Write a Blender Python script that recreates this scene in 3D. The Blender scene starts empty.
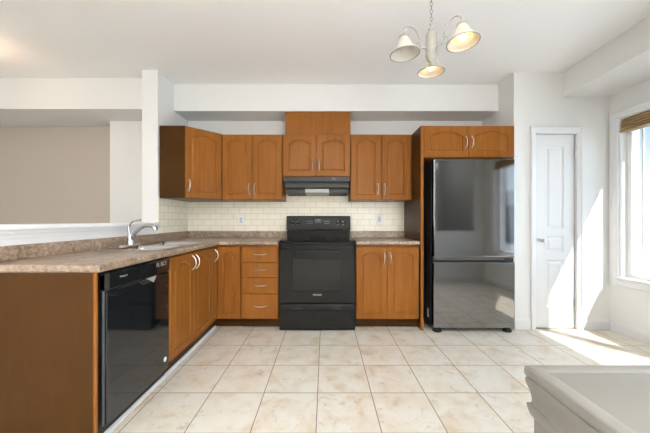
import bpy, bmesh, math, random
from mathutils import Vector, Matrix, Quaternion
random.seed(7)
S = bpy.context.scene
COL = S.collection
PI = math.pi

# ------------------------------------------------------------------ camera, sky, sun, exposure
H = 1.12
cd = bpy.data.cameras.new('camera'); cam = bpy.data.objects.new('camera', cd); COL.objects.link(cam)
cam.location = (0, 0, H); cam.rotation_euler = (PI/2, 0, 0)
cd.sensor_width = 36; cd.lens = 282/650*36; cd.shift_y = 3.5/650; cd.clip_start = 0.02
S.camera = cam
S.view_settings.view_transform = 'Standard'
S.view_settings.look = 'None'
S.view_settings.gamma = 1
S.view_settings.use_curve_mapping = False
S.view_settings.exposure = 0.48
S.cycles.max_bounces = 10
S.cycles.diffuse_bounces = 6
S.cycles.sample_clamp_indirect = 6

W = bpy.data.worlds.new('sky'); S.world = W; W.use_nodes = True
nt = W.node_tree; nt.nodes.clear()
tc = nt.nodes.new('ShaderNodeTexCoord'); sp = nt.nodes.new('ShaderNodeSeparateXYZ')
rp = nt.nodes.new('ShaderNodeValToRGB'); bg = nt.nodes.new('ShaderNodeBackground'); wo = nt.nodes.new('ShaderNodeOutputWorld')
nt.links.new(tc.outputs['Generated'], sp.inputs[0]); nt.links.new(sp.outputs['Z'], rp.inputs[0])
nt.links.new(rp.outputs[0], bg.inputs[0]); nt.links.new(bg.outputs[0], wo.inputs[0])
e = rp.color_ramp.elements
e[0].position = 0.0; e[0].color = (0.80, 0.82, 0.84, 1)
e[1].position = 0.75; e[1].color = (0.16, 0.34, 0.62, 1)
m_ = rp.color_ramp.elements.new(0.10); m_.color = (0.66, 0.74, 0.80, 1)
m_ = rp.color_ramp.elements.new(0.22); m_.color = (0.33, 0.50, 0.62, 1)
bg.inputs[1].default_value = 1.12

def light(name, kind, loc, direction, energy, color=(1, 1, 1), size=None, size_y=None, spread=None):
    l = bpy.data.lights.new(name, kind); l.energy = energy; l.color = color
    o = bpy.data.objects.new(name, l); COL.objects.link(o); o.location = loc
    o.rotation_euler = Vector(direction).to_track_quat('-Z', 'Y').to_euler()
    if kind == 'AREA':
        l.shape = 'RECTANGLE'; l.size = size; l.size_y = size_y or size
        if spread: l.spread = spread
    if kind == 'SUN': l.angle = 0.009
    if kind == 'POINT': l.shadow_soft_size = size or 0.05
    return o
light('sun', 'SUN', (6, -6, 9), (-1, 1.34, -2.1), 6.0, (1.0, 0.96, 0.88))
# daylight through the bay window, added fill lights with no door or window behind them,
# an added uplight as assumed flash bounce, and the living room lamp
light('bay_window_daylight', 'AREA', (3.16, 1.75, 1.30), (-1, 0, -0.05), 16, (0.62, 0.81, 1.0), 2.0, 1.5, 2.1)
light('left_rear_fill', 'AREA', (-2.5, -2.36, 1.10), (0.0, 1, 0.0), 22, (0.95, 0.975, 1.0), 1.9, 2.1)  # unseen fill panel added at the rear left, the wall has no door
light('right_rear_fill', 'AREA', (1.33, -2.36, 1.08), (0.0, 1, 0.0), 46, (0.95, 0.975, 1.0), 0.78, 2.1)  # added fill for cabinet fronts and backsplash, rear wall is solid here
light('living_side_fill', 'AREA', (-4.9, 0.6, 1.45), (1, 0.15, 0), 9, (0.97, 0.97, 0.97), 2.4, 1.5)  # added ambient fill from the living room side, no window built
light('ceiling_bounce_fill', 'AREA', (0.0, -0.8, 1.6), (0.0, 0.06, 1), 150, (0.92, 0.955, 1.0), 0.4, 0.4, 2.4)  # unseen uplight added to brighten the room, assumed flash bounce
light('den_fill', 'POINT', (2.3, -0.6, 2.3), (0, 0, -1), 3.0, (0.95, 0.97, 1.0), 0.15)  # added light without a fixture, lightens the space behind the bay opening
light('living_lamp_glow', 'POINT', (-2.95, 2.35, 2.42), (0, 0, -1), 2.2, (1.0, 0.66, 0.42), 0.10)

# ------------------------------------------------------------------ helpers
def tag(o, label=None, cat=None, group=None, kind=None):
    if label: o['label'] = label
    if cat: o['category'] = cat
    if group: o['group'] = group
    if kind: o['kind'] = kind
    return o
def thing(name, label, cat, loc=(0, 0, 0), group=None):
    o = bpy.data.objects.new(name, None); COL.objects.link(o); o.location = loc; o.empty_display_size = 0.05
    return tag(o, label, cat, group)
def wloc(o):
    v = Vector((0, 0, 0))
    while o is not None:
        v += o.location; o = o.parent
    return v
def obj(name, bm, mat, parent=None, smooth=False, bevel=0, seg=2, ang=30):
    """mesh given in world coordinates -> one object"""
    bmesh.ops.remove_doubles(bm, verts=bm.verts, dist=1e-6)
    bmesh.ops.recalc_face_normals(bm, faces=bm.faces)
    if bevel:
        es = [ed for ed in bm.edges if len(ed.link_faces) == 2 and ed.calc_face_angle(0) > math.radians(ang)]
        bmesh.ops.bevel(bm, geom=es, offset=bevel, segments=seg, affect='EDGES', profile=0.5, clamp_overlap=True)
    if parent is not None:
        bmesh.ops.translate(bm, verts=bm.verts, vec=-wloc(parent))
        org = None
    else:
        xs = [v.co for v in bm.verts]
        org = None
    me = bpy.data.meshes.new(name); bm.to_mesh(me); bm.free()
    if smooth:
        for p in me.polygons: p.use_smooth = True
        try: me.set_sharp_from_angle(angle=math.radians(40))
        except Exception: pass
    o = bpy.data.objects.new(name, me); COL.objects.link(o)
    mats = mat if isinstance(mat, (list, tuple)) else [mat]
    for m in mats: me.materials.append(m)
    if parent is not None: o.parent = parent
    return o
def struct(name, bm, mat, label=None, cat=None, **k):
    o = obj(name, bm, mat, **k); o['kind'] = 'structure'
    if label: o['label'] = label
    if cat: o['category'] = cat
    return o
def NB(): return bmesh.new()
def box(bm, x0, x1, y0, y1, z0, z1, M=None, mi=0):
    if x0 > x1: x0, x1 = x1, x0
    if y0 > y1: y0, y1 = y1, y0
    if z0 > z1: z0, z1 = z1, z0
    P = [(x0, y0, z0), (x1, y0, z0), (x1, y1, z0), (x0, y1, z0), (x0, y0, z1), (x1, y0, z1), (x1, y1, z1), (x0, y1, z1)]
    vs = [bm.verts.new(M @ Vector(p) if M else p) for p in P]
    for f in ((3, 2, 1, 0), (4, 5, 6, 7), (0, 1, 5, 4), (1, 2, 6, 5), (2, 3, 7, 6), (3, 0, 4, 7)):
        fc = bm.faces.new([vs[i] for i in f]); fc.material_index = mi
    return bm
def BX(*a, **k): return box(NB(), *a, **k)
def prism(bm, pts, axis, a0, a1, M=None):
    """closed 2D outline swept along an axis ('x': pts=(y,z); 'y': pts=(x,z); 'z': pts=(x,y))"""
    def P(p, a):
        v = {'x': (a, p[0], p[1]), 'y': (p[0], a, p[1]), 'z': (p[0], p[1], a)}[axis]
        return M @ Vector(v) if M else Vector(v)
    A = [bm.verts.new(P(p, a0)) for p in pts]; B = [bm.verts.new(P(p, a1)) for p in pts]
    n = len(pts)
    for i in range(n):
        bm.faces.new((A[i], A[(i+1) % n], B[(i+1) % n], B[i]))
    bm.faces.new(A[::-1]); bm.faces.new(B)
    return bm
def tube(bm, pts, r, seg=10, M=None, flat=None):
    pts = [Vector(p) for p in pts]; n = len(pts); rings = []
    rr = r if isinstance(r, (list, tuple)) else [r]*n
    ref = None
    for i, p in enumerate(pts):
        t = (pts[min(i+1, n-1)] - pts[max(i-1, 0)]).normalized()
        if ref is None:
            ref = t.orthogonal().normalized()
        ref = (ref - t*ref.dot(t)).normalized(); b = t.cross(ref)
        ring = []
        for k in range(seg):
            a = 2*PI*k/seg
            q = p + (ref*math.cos(a) + b*math.sin(a))*rr[i]
            ring.append(bm.verts.new(M @ q if M else q))
        rings.append(ring)
    for i in range(n-1):
        for k in range(seg):
            bm.faces.new((rings[i][k], rings[i][(k+1) % seg], rings[i+1][(k+1) % seg], rings[i+1][k]))
    bm.faces.new(rings[0][::-1]); bm.faces.new(rings[-1])
    return bm
def lathe(bm, prof, c, seg=32, M=None, caps=False, axis=None):
    """prof: (radius, height) pairs about +z through c (or M maps local z axis)"""
    c = Vector(c); rings = []
    for r, h in prof:
        if r < 1e-6:
            q = Vector((0, 0, h)); q = (M @ q) if M else q
            rings.append([bm.verts.new(c + q)])
        else:
            ring = []
            for k in range(seg):
                a = 2*PI*k/seg; q = Vector((r*math.cos(a), r*math.sin(a), h)); q = (M @ q) if M else q
                ring.append(bm.verts.new(c + q))
            rings.append(ring)
    for A, B in zip(rings, rings[1:]):
        if len(A) == 1 and len(B) == 1: continue
        for k in range(seg):
            k2 = (k+1) % seg
            if len(A) == 1: bm.faces.new((A[0], B[k2], B[k]))
            elif len(B) == 1: bm.faces.new((A[k], A[k2], B[0]))
            else: bm.faces.new((A[k], A[k2], B[k2], B[k]))
    if caps:
        if len(rings[0]) > 1: bm.faces.new(rings[0][::-1])
        if len(rings[-1]) > 1: bm.faces.new(rings[-1])
    return bm
def bez(P, n=16):
    """Catmull-Rom through the points"""
    P = [Vector(p) for p in P]; out = []
    Q = [2*P[0]-P[1]] + P + [2*P[-1]-P[-2]]
    for i in range(1, len(Q)-2):
        p0, p1, p2, p3 = Q[i-1:i+3]
        for k in range(n):
            t = k/n
            out.append(0.5*((2*p1) + (p2-p0)*t + (2*p0-5*p1+4*p2-p3)*t*t + (3*p1-p0-3*p2+p3)*t**3))
    out.append(P[-1]); return out
def frame_at(origin, right, out):
    """matrix: local x = right, local y = up, local z = out of the face"""
    r = Vector(right).normalized(); o = Vector(out).normalized(); u = Vector((0, 0, 1))
    return Matrix(((r.x, u.x, o.x, origin[0]), (r.y, u.y, o.y, origin[1]), (r.z, u.z, o.z, origin[2]), (0, 0, 0, 1)))
def text(name, s, mat, parent, M, size, depth=0.0004):
    cu = bpy.data.curves.new(name, 'FONT'); cu.body = s; cu.size = size; cu.extrude = depth; cu.align_x = 'CENTER'; cu.align_y = 'CENTER'
    cu.materials.append(mat)
    tmp = bpy.data.objects.new(name+'_tmp', cu); COL.objects.link(tmp)
    dg = bpy.context.evaluated_depsgraph_get(); dg.update()
    me = bpy.data.meshes.new_from_object(tmp.evaluated_get(dg)); bpy.data.objects.remove(tmp)
    me.transform(M); me.transform(Matrix.Translation(-wloc(parent))); me.name = name
    if not me.materials: me.materials.append(mat)
    o = bpy.data.objects.new(name, me); COL.objects.link(o); o.parent = parent
    return o

# ------------------------------------------------------------------ materials
def mat(name, color, rough=0.5, metal=0.0, coat=0.0, spec=0.5, trans=0.0):
    m = bpy.data.materials.new(name); m.use_nodes = True
    b = m.node_tree.nodes['Principled BSDF']
    b.inputs['Base Color'].default_value = (*color, 1); b.inputs['Roughness'].default_value = rough
    b.inputs['Metallic'].default_value = metal; b.inputs['Coat Weight'].default_value = coat
    b.inputs['Specular IOR Level'].default_value = spec; b.inputs['Transmission Weight'].default_value = trans
    return m
def nodes(m): return m.node_tree, m.node_tree.nodes['Principled BSDF']
def N(t, typ, **k):
    n = t.nodes.new(typ)
    for a, v in k.items(): setattr(n, a, v)
    return n
def ramp(t, stops):
    r = N(t, 'ShaderNodeValToRGB'); el = r.color_ramp.elements
    while len(el) > 1: el.remove(el[-1])
    el[0].position = stops[0][0]; el[0].color = (*stops[0][1], 1)
    for p, c in stops[1:]:
        x = el.new(p); x.color = (*c, 1)
    return r
def paint(name, color, rough=0.6, bump=0.02):
    m = mat(name, color, rough, spec=0.3); t, b = nodes(m)
    tcn = N(t, 'ShaderNodeTexCoord'); no = N(t, 'ShaderNodeTexNoise'); no.inputs['Scale'].default_value = 180
    bp = N(t, 'ShaderNodeBump'); bp.inputs['Strength'].default_value = bump; bp.inputs['Distance'].default_value = 0.002
    t.links.new(tcn.outputs['Object'], no.inputs['Vector']); t.links.new(no.outputs['Fac'], bp.inputs['Height']); t.links.new(bp.outputs[0], b.inputs['Normal'])
    return m
def wood(name, c1, c2, c3, rough=0.30, coat=0.0, stretch=(14, 14, 1.1)):
    m = mat(name, c2, rough, coat=coat, spec=0.09); t, b = nodes(m)
    b.inputs['Coat Roughness'].default_value = 0.25
    tcn = N(t, 'ShaderNodeTexCoord'); mp = N(t, 'ShaderNodeMapping'); mp.inputs['Scale'].default_value = stretch
    no = N(t, 'ShaderNodeTexNoise'); no.inputs['Scale'].default_value = 2.2; no.inputs['Detail'].default_value = 6; no.inputs['Roughness'].default_value = 0.6; no.inputs['Distortion'].default_value = 0.4
    oi = N(t, 'ShaderNodeObjectInfo'); ad = N(t, 'ShaderNodeVectorMath', operation='ADD'); mu = N(t, 'ShaderNodeMath', operation='MULTIPLY'); mu.inputs[1].default_value = 17
    rp = ramp(t, [(0.28, c1), (0.5, c2), (0.72, c3)])
    t.links.new(tcn.outputs['Object'], ad.inputs[0]); t.links.new(oi.outputs['Random'], mu.inputs[0]); t.links.new(mu.outputs[0], ad.inputs[1])
    t.links.new(ad.outputs[0], mp.inputs[0]); t.links.new(mp.outputs[0], no.inputs['Vector']); t.links.new(no.outputs['Fac'], rp.inputs[0]); t.links.new(rp.outputs[0], b.inputs['Base Color'])
    return m
M = {}
M['wall'] = paint('wall_paint', (0.74, 0.735, 0.715))
M['ceiling'] = paint('ceiling_paint', (0.87, 0.865, 0.855), 0.8)
M['taupe'] = paint('taupe_paint', (0.50, 0.44, 0.38))
M['trim'] = paint('white_trim', (0.72, 0.72, 0.715), 0.35, 0.0)
M['white'] = mat('white_plastic', (0.82, 0.82, 0.82), 0.35)
M['vinyl'] = mat('white_vinyl', (0.85, 0.85, 0.85), 0.3)
M['halfwall'] = paint('half_wall_white', (0.86, 0.86, 0.85), 0.4, 0.0)
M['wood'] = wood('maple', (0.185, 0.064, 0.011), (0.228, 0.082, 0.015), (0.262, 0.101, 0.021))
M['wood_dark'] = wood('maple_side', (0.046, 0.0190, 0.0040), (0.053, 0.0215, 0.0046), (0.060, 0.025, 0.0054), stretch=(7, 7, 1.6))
M['inside'] = mat('cabinet_inside', (0.10, 0.05, 0.02), 0.6)
M['nickel'] = mat('brushed_nickel', (0.66, 0.64, 0.60), 0.28, 1.0)
M['steel'] = mat('stainless_steel', (0.56, 0.56, 0.56), 0.2, 1.0)
M['chrome'] = mat('chrome', (0.60, 0.60, 0.60), 0.12, 1.0)
M['black'] = mat('black_enamel', (0.008, 0.008, 0.0075), 0.07, spec=0.25)
M['blackglass'] = mat('black_glass', (0.006, 0.006, 0.006), 0.03, spec=0.3)
M['blackmatte'] = mat('black_matte', (0.012, 0.012, 0.012), 0.5)
M['charcoal'] = mat('charcoal_panel', (0.030, 0.028, 0.025), 0.35, spec=0.08)
M['hood'] = mat('hood_enamel', (0.050, 0.048, 0.044), 0.35, spec=0.15)
M['slate'] = mat('dark_stainless', (0.30, 0.298, 0.296), 0.06, 1.0)
M['dwblack'] = mat('dishwasher_black', (0.008, 0.009, 0.010), 0.07, spec=0.7)
M['grey'] = mat('grey_plastic', (0.18, 0.18, 0.18), 0.4)
M['dimgrey'] = mat('dim_grey', (0.06, 0.062, 0.065), 0.4)
M['silver'] = mat('silver_badge', (0.75, 0.75, 0.74), 0.35, 0.6)
M['cream'] = paint('cream_lacquer', (0.215, 0.202, 0.178), 0.35, 0.0)
M['ivory'] = mat('ivory_metal', (0.38, 0.36, 0.315), 0.45)
M['aged'] = mat('aged_metal', (0.26, 0.245, 0.215), 0.5)
M['blue_lit'] = mat('display', (0.3, 0.35, 0.4), 0.3)

def stone():
    m = mat('laminate_stone', (0.4, 0.3, 0.22), 0.33); t, b = nodes(m)
    tcn = N(t, 'ShaderNodeTexCoord')
    n1 = N(t, 'ShaderNodeTexNoise'); n1.inputs['Scale'].default_value = 42; n1.inputs['Detail'].default_value = 8; n1.inputs['Roughness'].default_value = 0.72
    n2 = N(t, 'ShaderNodeTexNoise'); n2.inputs['Scale'].default_value = 9; n2.inputs['Detail'].default_value = 4
    r1 = ramp(t, [(0.32, (0.115, 0.070, 0.045)), (0.45, (0.24, 0.168, 0.116)), (0.56, (0.325, 0.240, 0.172)), (0.68, (0.50, 0.405, 0.315))])
    mx = N(t, 'ShaderNodeMath', operation='MULTIPLY_ADD'); mx.inputs[1].default_value = 0.35; 
    ad = N(t, 'ShaderNodeMath', operation='SUBTRACT'); ad.inputs[1].default_value = 0.175
    t.links.new(tcn.outputs['Object'], n1.inputs['Vector']); t.links.new(tcn.outputs['Object'], n2.inputs['Vector'])
    t.links.new(n2.outputs['Fac'], mx.inputs[0]); t.links.new(n1.outputs['Fac'], mx.inputs[2]); t.links.new(mx.outputs[0], ad.inputs[0])
    t.links.new(ad.outputs[0], r1.inputs[0]); t.links.new(r1.outputs[0], b.inputs['Base Color'])
    return m
M['stone'] = stone()

def subway(axis):
    m = mat('subway_tile_'+axis, (0.8, 0.75, 0.62), 0.22); t, b = nodes(m)
    tcn = N(t, 'ShaderNodeTexCoord'); s = N(t, 'ShaderNodeSeparateXYZ'); c = N(t, 'ShaderNodeCombineXYZ')
    ax = N(t, 'ShaderNodeMath', operation='ADD'); ax.inputs[1].default_value = 1.05 + 0.145*20 if axis == 'x' else 0.02
    az = N(t, 'ShaderNodeMath', operation='SUBTRACT'); az.inputs[1].default_value = 0.983 - 0.0725*2
    t.links.new(tcn.outputs['Object'], s.inputs[0]); t.links.new(s.outputs['X' if axis == 'x' else 'Y'], ax.inputs[0]); t.links.new(s.outputs['Z'], az.inputs[0])
    t.links.new(ax.outputs[0], c.inputs['X']); t.links.new(az.outputs[0], c.inputs['Y'])
    br = N(t, 'ShaderNodeTexBrick'); br.offset = 0.5
    br.inputs['Color1'].default_value = (0.86, 0.80, 0.645, 1); br.inputs['Color2'].default_value = (0.91, 0.85, 0.70, 1); br.inputs['Mortar'].default_value = (0.58, 0.51, 0.38, 1)
    br.inputs['Scale'].default_value = 1; br.inputs['Mortar Size'].default_value = 0.0022; br.inputs['Mortar Smooth'].default_value = 0.3
    br.inputs['Brick Width'].default_value = 0.145; br.inputs['Row Height'].default_value = 0.0725
    bp = N(t, 'ShaderNodeBump'); bp.invert = True; bp.inputs['Strength'].default_value = 0.5; bp.inputs['Distance'].default_value = 0.002
    t.links.new(c.outputs[0], br.inputs['Vector']); t.links.new(br.outputs['Color'], b.inputs['Base Color'])
    t.links.new(br.outputs['Fac'], bp.inputs['Height']); t.links.new(bp.outputs[0], b.inputs['Normal'])
    return m
M['tile_x'] = subway('x'); M['tile_y'] = subway('y')

def floor_mat():
    m = mat('floor_tile', (0.6, 0.5, 0.4), 0.28); t, b = nodes(m)
    tcn = N(t, 'ShaderNodeTexCoord'); mp = N(t, 'ShaderNodeMapping'); mp.vector_type = 'POINT'
    mp.inputs['Location'].default_value = (0.0475 + 0.3468*30, -2.52 + 0.3465*30, 0)
    t.links.new(tcn.outputs['Object'], mp.inputs[0])
    def brick(c1, c2, mo):
        br = N(t, 'ShaderNodeTexBrick'); br.offset = 0.0
        br.inputs['Color1'].default_value = c1; br.inputs['Color2'].default_value = c2; br.inputs['Mortar'].default_value = mo
        br.inputs['Scale'].default_value = 1; br.inputs['Mortar Size'].default_value = 0.0028; br.inputs['Mortar Smooth'].default_value = 0.2
        br.inputs['Brick Width'].default_value = 0.3468; br.inputs['Row Height'].default_value = 0.3465
        t.links.new(mp.outputs[0], br.inputs['Vector']); return br
    rnd = brick((0, 0, 0, 1), (1, 1, 1, 1), (0.5, 0.5, 0.5, 1))
    w = N(t, 'ShaderNodeMath', operation='MULTIPLY'); w.inputs[1].default_value = 37
    t.links.new(rnd.outputs['Color'], w.inputs[0])
    n1 = N(t, 'ShaderNodeTexNoise'); n1.noise_dimensions = '4D'; n1.inputs['Scale'].default_value = 6.5; n1.inputs['Detail'].default_value = 5; n1.inputs['Roughness'].default_value = 0.6; n1.inputs['Distortion'].default_value = 0.6
    n2 = N(t, 'ShaderNodeTexNoise'); n2.noise_dimensions = '4D'; n2.inputs['Scale'].default_value = 11; n2.inputs['Detail'].default_value = 8; n2.inputs['Roughness'].default_value = 0.7; n2.inputs['Distortion'].default_value = 1.2
    for n in (n1, n2):
        t.links.new(tcn.outputs['Object'], n.inputs['Vector']); t.links.new(w.outputs[0], n.inputs['W'])
    r1 = ramp(t, [(0.30, (0.58, 0.465, 0.325)), (0.43, (0.685, 0.605, 0.49)), (0.58, (0.73, 0.69, 0.61))])
    r2 = ramp(t, [(0.30, (0.66, 0.60, 0.56)), (0.43, (1, 1, 1)), (1.0, (1, 1, 1))])
    mx = N(t, 'ShaderNodeMix', data_type='RGBA', blend_type='MULTIPLY'); mx.inputs['Factor'].default_value = 1.0
    t.links.new(n1.outputs['Fac'], r1.inputs[0]); t.links.new(n2.outputs['Fac'], r2.inputs[0])
    t.links.new(r1.outputs[0], mx.inputs['A']); t.links.new(r2.outputs[0], mx.inputs['B'])
    gm = N(t, 'ShaderNodeMix', data_type='RGBA'); gm.inputs['B'].default_value = (0.17, 0.115, 0.075, 1)
    t.links.new(rnd.outputs['Fac'], gm.inputs['Factor']); t.links.new(mx.outputs['Result'], gm.inputs['A'])
    t.links.new(gm.outputs['Result'], b.inputs['Base Color'])
    bp = N(t, 'ShaderNodeBump'); bp.invert = True; bp.inputs['Strength'].default_value = 0.4; bp.inputs['Distance'].default_value = 0.002
    t.links.new(rnd.outputs['Fac'], bp.inputs['Height']); t.links.new(bp.outputs[0], b.inputs['Normal'])
    return m
M['floor'] = floor_mat()

def bamboo():
    m = mat('woven_bamboo', (0.3, 0.2, 0.1), 0.7); t, b = nodes(m)
    tcn = N(t, 'ShaderNodeTexCoord'); mp = N(t, 'ShaderNodeMapping'); mp.inputs['Scale'].default_value = (3, 3, 160)
    no = N(t, 'ShaderNodeTexNoise'); no.inputs['Scale'].default_value = 1.0; no.inputs['Detail'].default_value = 3
    r = ramp(t, [(0.3, (0.16, 0.095, 0.040)), (0.5, (0.36, 0.235, 0.105)), (0.7, (0.52, 0.38, 0.20))])
    t.links.new(tcn.outputs['Object'], mp.inputs[0]); t.links.new(mp.outputs[0], no.inputs['Vector']); t.links.new(no.outputs['Fac'], r.inputs[0]); t.links.new(r.outputs[0], b.inputs['Base Color'])
    return m
M['bamboo'] = bamboo()
def glass_pane():
    m = bpy.data.materials.new('window_glass'); m.use_nodes = True; t = m.node_tree; t.nodes.clear()
    o = N(t, 'ShaderNodeOutputMaterial'); tr = N(t, 'ShaderNodeBsdfTransparent'); gl = N(t, 'ShaderNodeBsdfGlossy'); gl.inputs['Roughness'].default_value = 0.0
    mx = N(t, 'ShaderNodeMixShader'); mx.inputs[0].default_value = 0.04
    t.links.new(tr.outputs[0], mx.inputs[1]); t.links.new(gl.outputs[0], mx.inputs[2]); t.links.new(mx.outputs[0], o.inputs[0])
    return m
M['glass'] = glass_pane()
def shade_mat(name, col, tr):
    m = bpy.data.materials.new(name); m.use_nodes = True; t = m.node_tree; t.nodes.clear()
    o = N(t, 'ShaderNodeOutputMaterial'); d = N(t, 'ShaderNodeBsdfDiffuse'); d.inputs[0].default_value = (*col, 1)
    tl = N(t, 'ShaderNodeBsdfTranslucent'); tl.inputs[0].default_value = (*col, 1); mx = N(t, 'ShaderNodeMixShader'); mx.inputs[0].default_value = tr
    g = N(t, 'ShaderNodeBsdfGlossy'); g.inputs['Roughness'].default_value = 0.2; m2 = N(t, 'ShaderNodeMixShader'); m2.inputs[0].default_value = 0.06
    t.links.new(d.outputs[0], mx.inputs[1]); t.links.new(tl.outputs[0], mx.inputs[2]); t.links.new(mx.outputs[0], m2.inputs[1]); t.links.new(g.outputs[0], m2.inputs[2]); t.links.new(m2.outputs[0], o.inputs[0])
    return m
M['shade'] = shade_mat('frosted_glass_shade', (0.74, 0.71, 0.64), 0.25)
def emit(name, col, s):
    m = bpy.data.materials.new(name); m.use_nodes = True; b = m.node_tree.nodes['Principled BSDF']
    b.inputs['Emission Color'].default_value = (*col, 1); b.inputs['Emission Strength'].default_value = s; b.inputs['Base Color'].default_value = (0.9, 0.9, 0.9, 1); return m
M['bulb_on'] = emit('lit_bulb', (1.0, 0.56, 0.15), 5.0)
M['bulb_off'] = mat('unlit_bulb', (0.75, 0.75, 0.73), 0.25)

# ------------------------------------------------------------------ the setting
XL, XR, YB, YD, ZC = -1.69, 2.92, 3.47, 2.89, 2.635      # kitchen left wall, bay wall, back wall, door wall, ceiling
struct('floor', BX(-5.2, 3.2, -2.7, 3.8, -0.08, 0), M['floor'], 'cream mottled square ceramic tile floor', 'floor')
struct('ceiling', BX(-5.2, 3.2, -2.7, 3.8, ZC, ZC+0.1), M['ceiling'], 'plain off-white main ceiling', 'ceiling')
struct('wall_back', BX(XL-0.1, 1.937, YB, YB+0.1, 0, ZC), M['wall'], 'back wall behind cabinets range and refrigerator', 'wall')
bm = NB(); box(bm, 1.937, 2.12, YD, YD+0.68, 0, ZC); box(bm, 2.60, 3.12, YD, YD+0.12, 0, ZC); box(bm, 2.12, 2.60, YD, YD+0.12, 2.02, ZC)
struct('wall_pantry', bm, M['wall'], 'light grey wall around the white pantry door', 'wall')
struct('wall_closet', BX(2.10, 2.65, YD+0.3, YD+0.34, 0, 2.2), M['wall'])
struct('wall_hall', BX(-5.2, -1.72, 3.58, 3.68, 0, 2.4), M['taupe'], 'beige hall wall seen over the half wall', 'wall')
struct('wall_living', BX(-5.1, -5.0, -2.5, 3.6, 0, ZC), M['wall'])
struct('wall_rear', BX(-5.2, 2.0, -2.5, -2.4, 0, ZC), M['wall'])
bm = NB(); box(bm, 1.75, 2.03, 0.33, 0.45, 0, ZC); box(bm, 2.74, 3.1, 0.33, 0.45, 0, ZC); box(bm, 2.03, 2.74, 0.33, 0.45, 0, 0.92); box(bm, 2.03, 2.74, 0.33, 0.45, 2.23, ZC)
struct('wall_bay', bm, M['wall'])
struct('wall_den', BX(1.87, 3.1, -1.6, -1.5, 0, ZC), M['wall'])  # unseen wall added to keep sky light out behind the opening
struct('wall_side', BX(1.75, 1.87, -2.4, 0.33, 0, ZC), M['wall'])
struct('wall_pier', BX(-2.57, -1.848, 3.37, 3.60, 0, 2.304), M['wall'], 'pale pier at the end of the hall wall', 'wall')
struct('column', BX(-1.848, XL, 2.848, 3.60, 0, ZC), M['wall'], 'white wall end standing between hall opening and corner cabinet', 'column')
struct('beam', BX(-5.1, -1.848, 3.009, 3.60, 2.304, ZC), M['wall'], 'dropped beam over the opening to the hall', 'beam')
struct('bulkhead_back', BX(XL, 1.937, 3.154, YB, 2.339, ZC), M['wall'], 'boxed bulkhead above the kitchen wall cabinets', 'bulkhead')
bm = NB(); prism(bm, [(2.44, YD), (2.40, 2.1), (2.37, 0.45), (XR+0.02, 0.45), (XR+0.02, YD)], 'z', 2.386, ZC)
struct('bulkhead_bay', bm, M['wall'], 'boxed bulkhead above the bay window', 'bulkhead')

# bay wall with the window opening
WZ0, WZ1, WY0, WY1 = 0.55, 2.125, 0.72, 2.80
bm = NB()
box(bm, XR, 3.12, -1.6, YD+0.12, 0, WZ0); box(bm, XR, 3.12, -1.6, YD+0.12, WZ1, ZC)
box(bm, XR, 3.12, WY1, YD+0.12, WZ0, WZ1); box(bm, XR, 3.12, -1.6, WY0, WZ0, WZ1)
box(bm, 3.06, 3.12, WY0, WY1, 2.035, WZ1)
struct('wall_right', bm, M['wall'], 'light grey bay wall around the sunny window', 'wall')

# half wall with its moulded cap
struct('wall_half', BX(-1.848, XL, -0.6, 2.848, 0, 1.062), M['halfwall'], 'white half wall behind the sink counter', 'half wall')
prof = [(-1.878, 1.062), (-1.662, 1.062), (-1.657, 1.068), (-1.655, 1.080), (-1.659, 1.091), (-1.668, 1.095), (-1.870, 1.095), (-1.878, 1.089)]
tr1 = struct('trim_1', prism(NB(), prof, 'y', -0.6, 2.846), M['halfwall'], 'white rounded cap board along the half wall', 'trim')
struct('trim_2', prism(NB(), [(XL, 1.02), (XL+0.008, 1.02), (XL+0.011, 1.035), (XL+0.020, 1.05), (XL+0.023, 1.062), (XL, 1.062)], 'y', -0.6, 2.846), M['halfwall'], 'white moulding under the half wall cap', 'trim')

# baseboards
def bb_prof(d): return [(0, 0), (0.016*d, 0), (0.016*d, 0.082), (0.012*d, 0.090), (0.010*d, 0.102), (0.004*d, 0.112), (0, 0.112)]
bm = NB()
prism(bm, [(YD-a, z) for a, z in bb_prof(1)], 'x', 1.937, 2.098); prism(bm, [(YD-a, z) for a, z in bb_prof(1)], 'x', 2.632, XR)
struct('baseboard_pantry', bm, M['trim'], 'white baseboard either side of the pantry door', 'baseboard')
struct('baseboard_right', prism(NB(), [(XR-a, z) for a, z in bb_prof(1)], 'y', 0.45, YD-0.016), M['trim'], 'white baseboard under the bay window', 'baseboard')
bm = NB(); prism(bm, [(0.45+a, z) for a, z in bb_prof(1)], 'x', 1.75, XR-0.016)
struct('baseboard_bay', bm, M['trim'])

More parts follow.
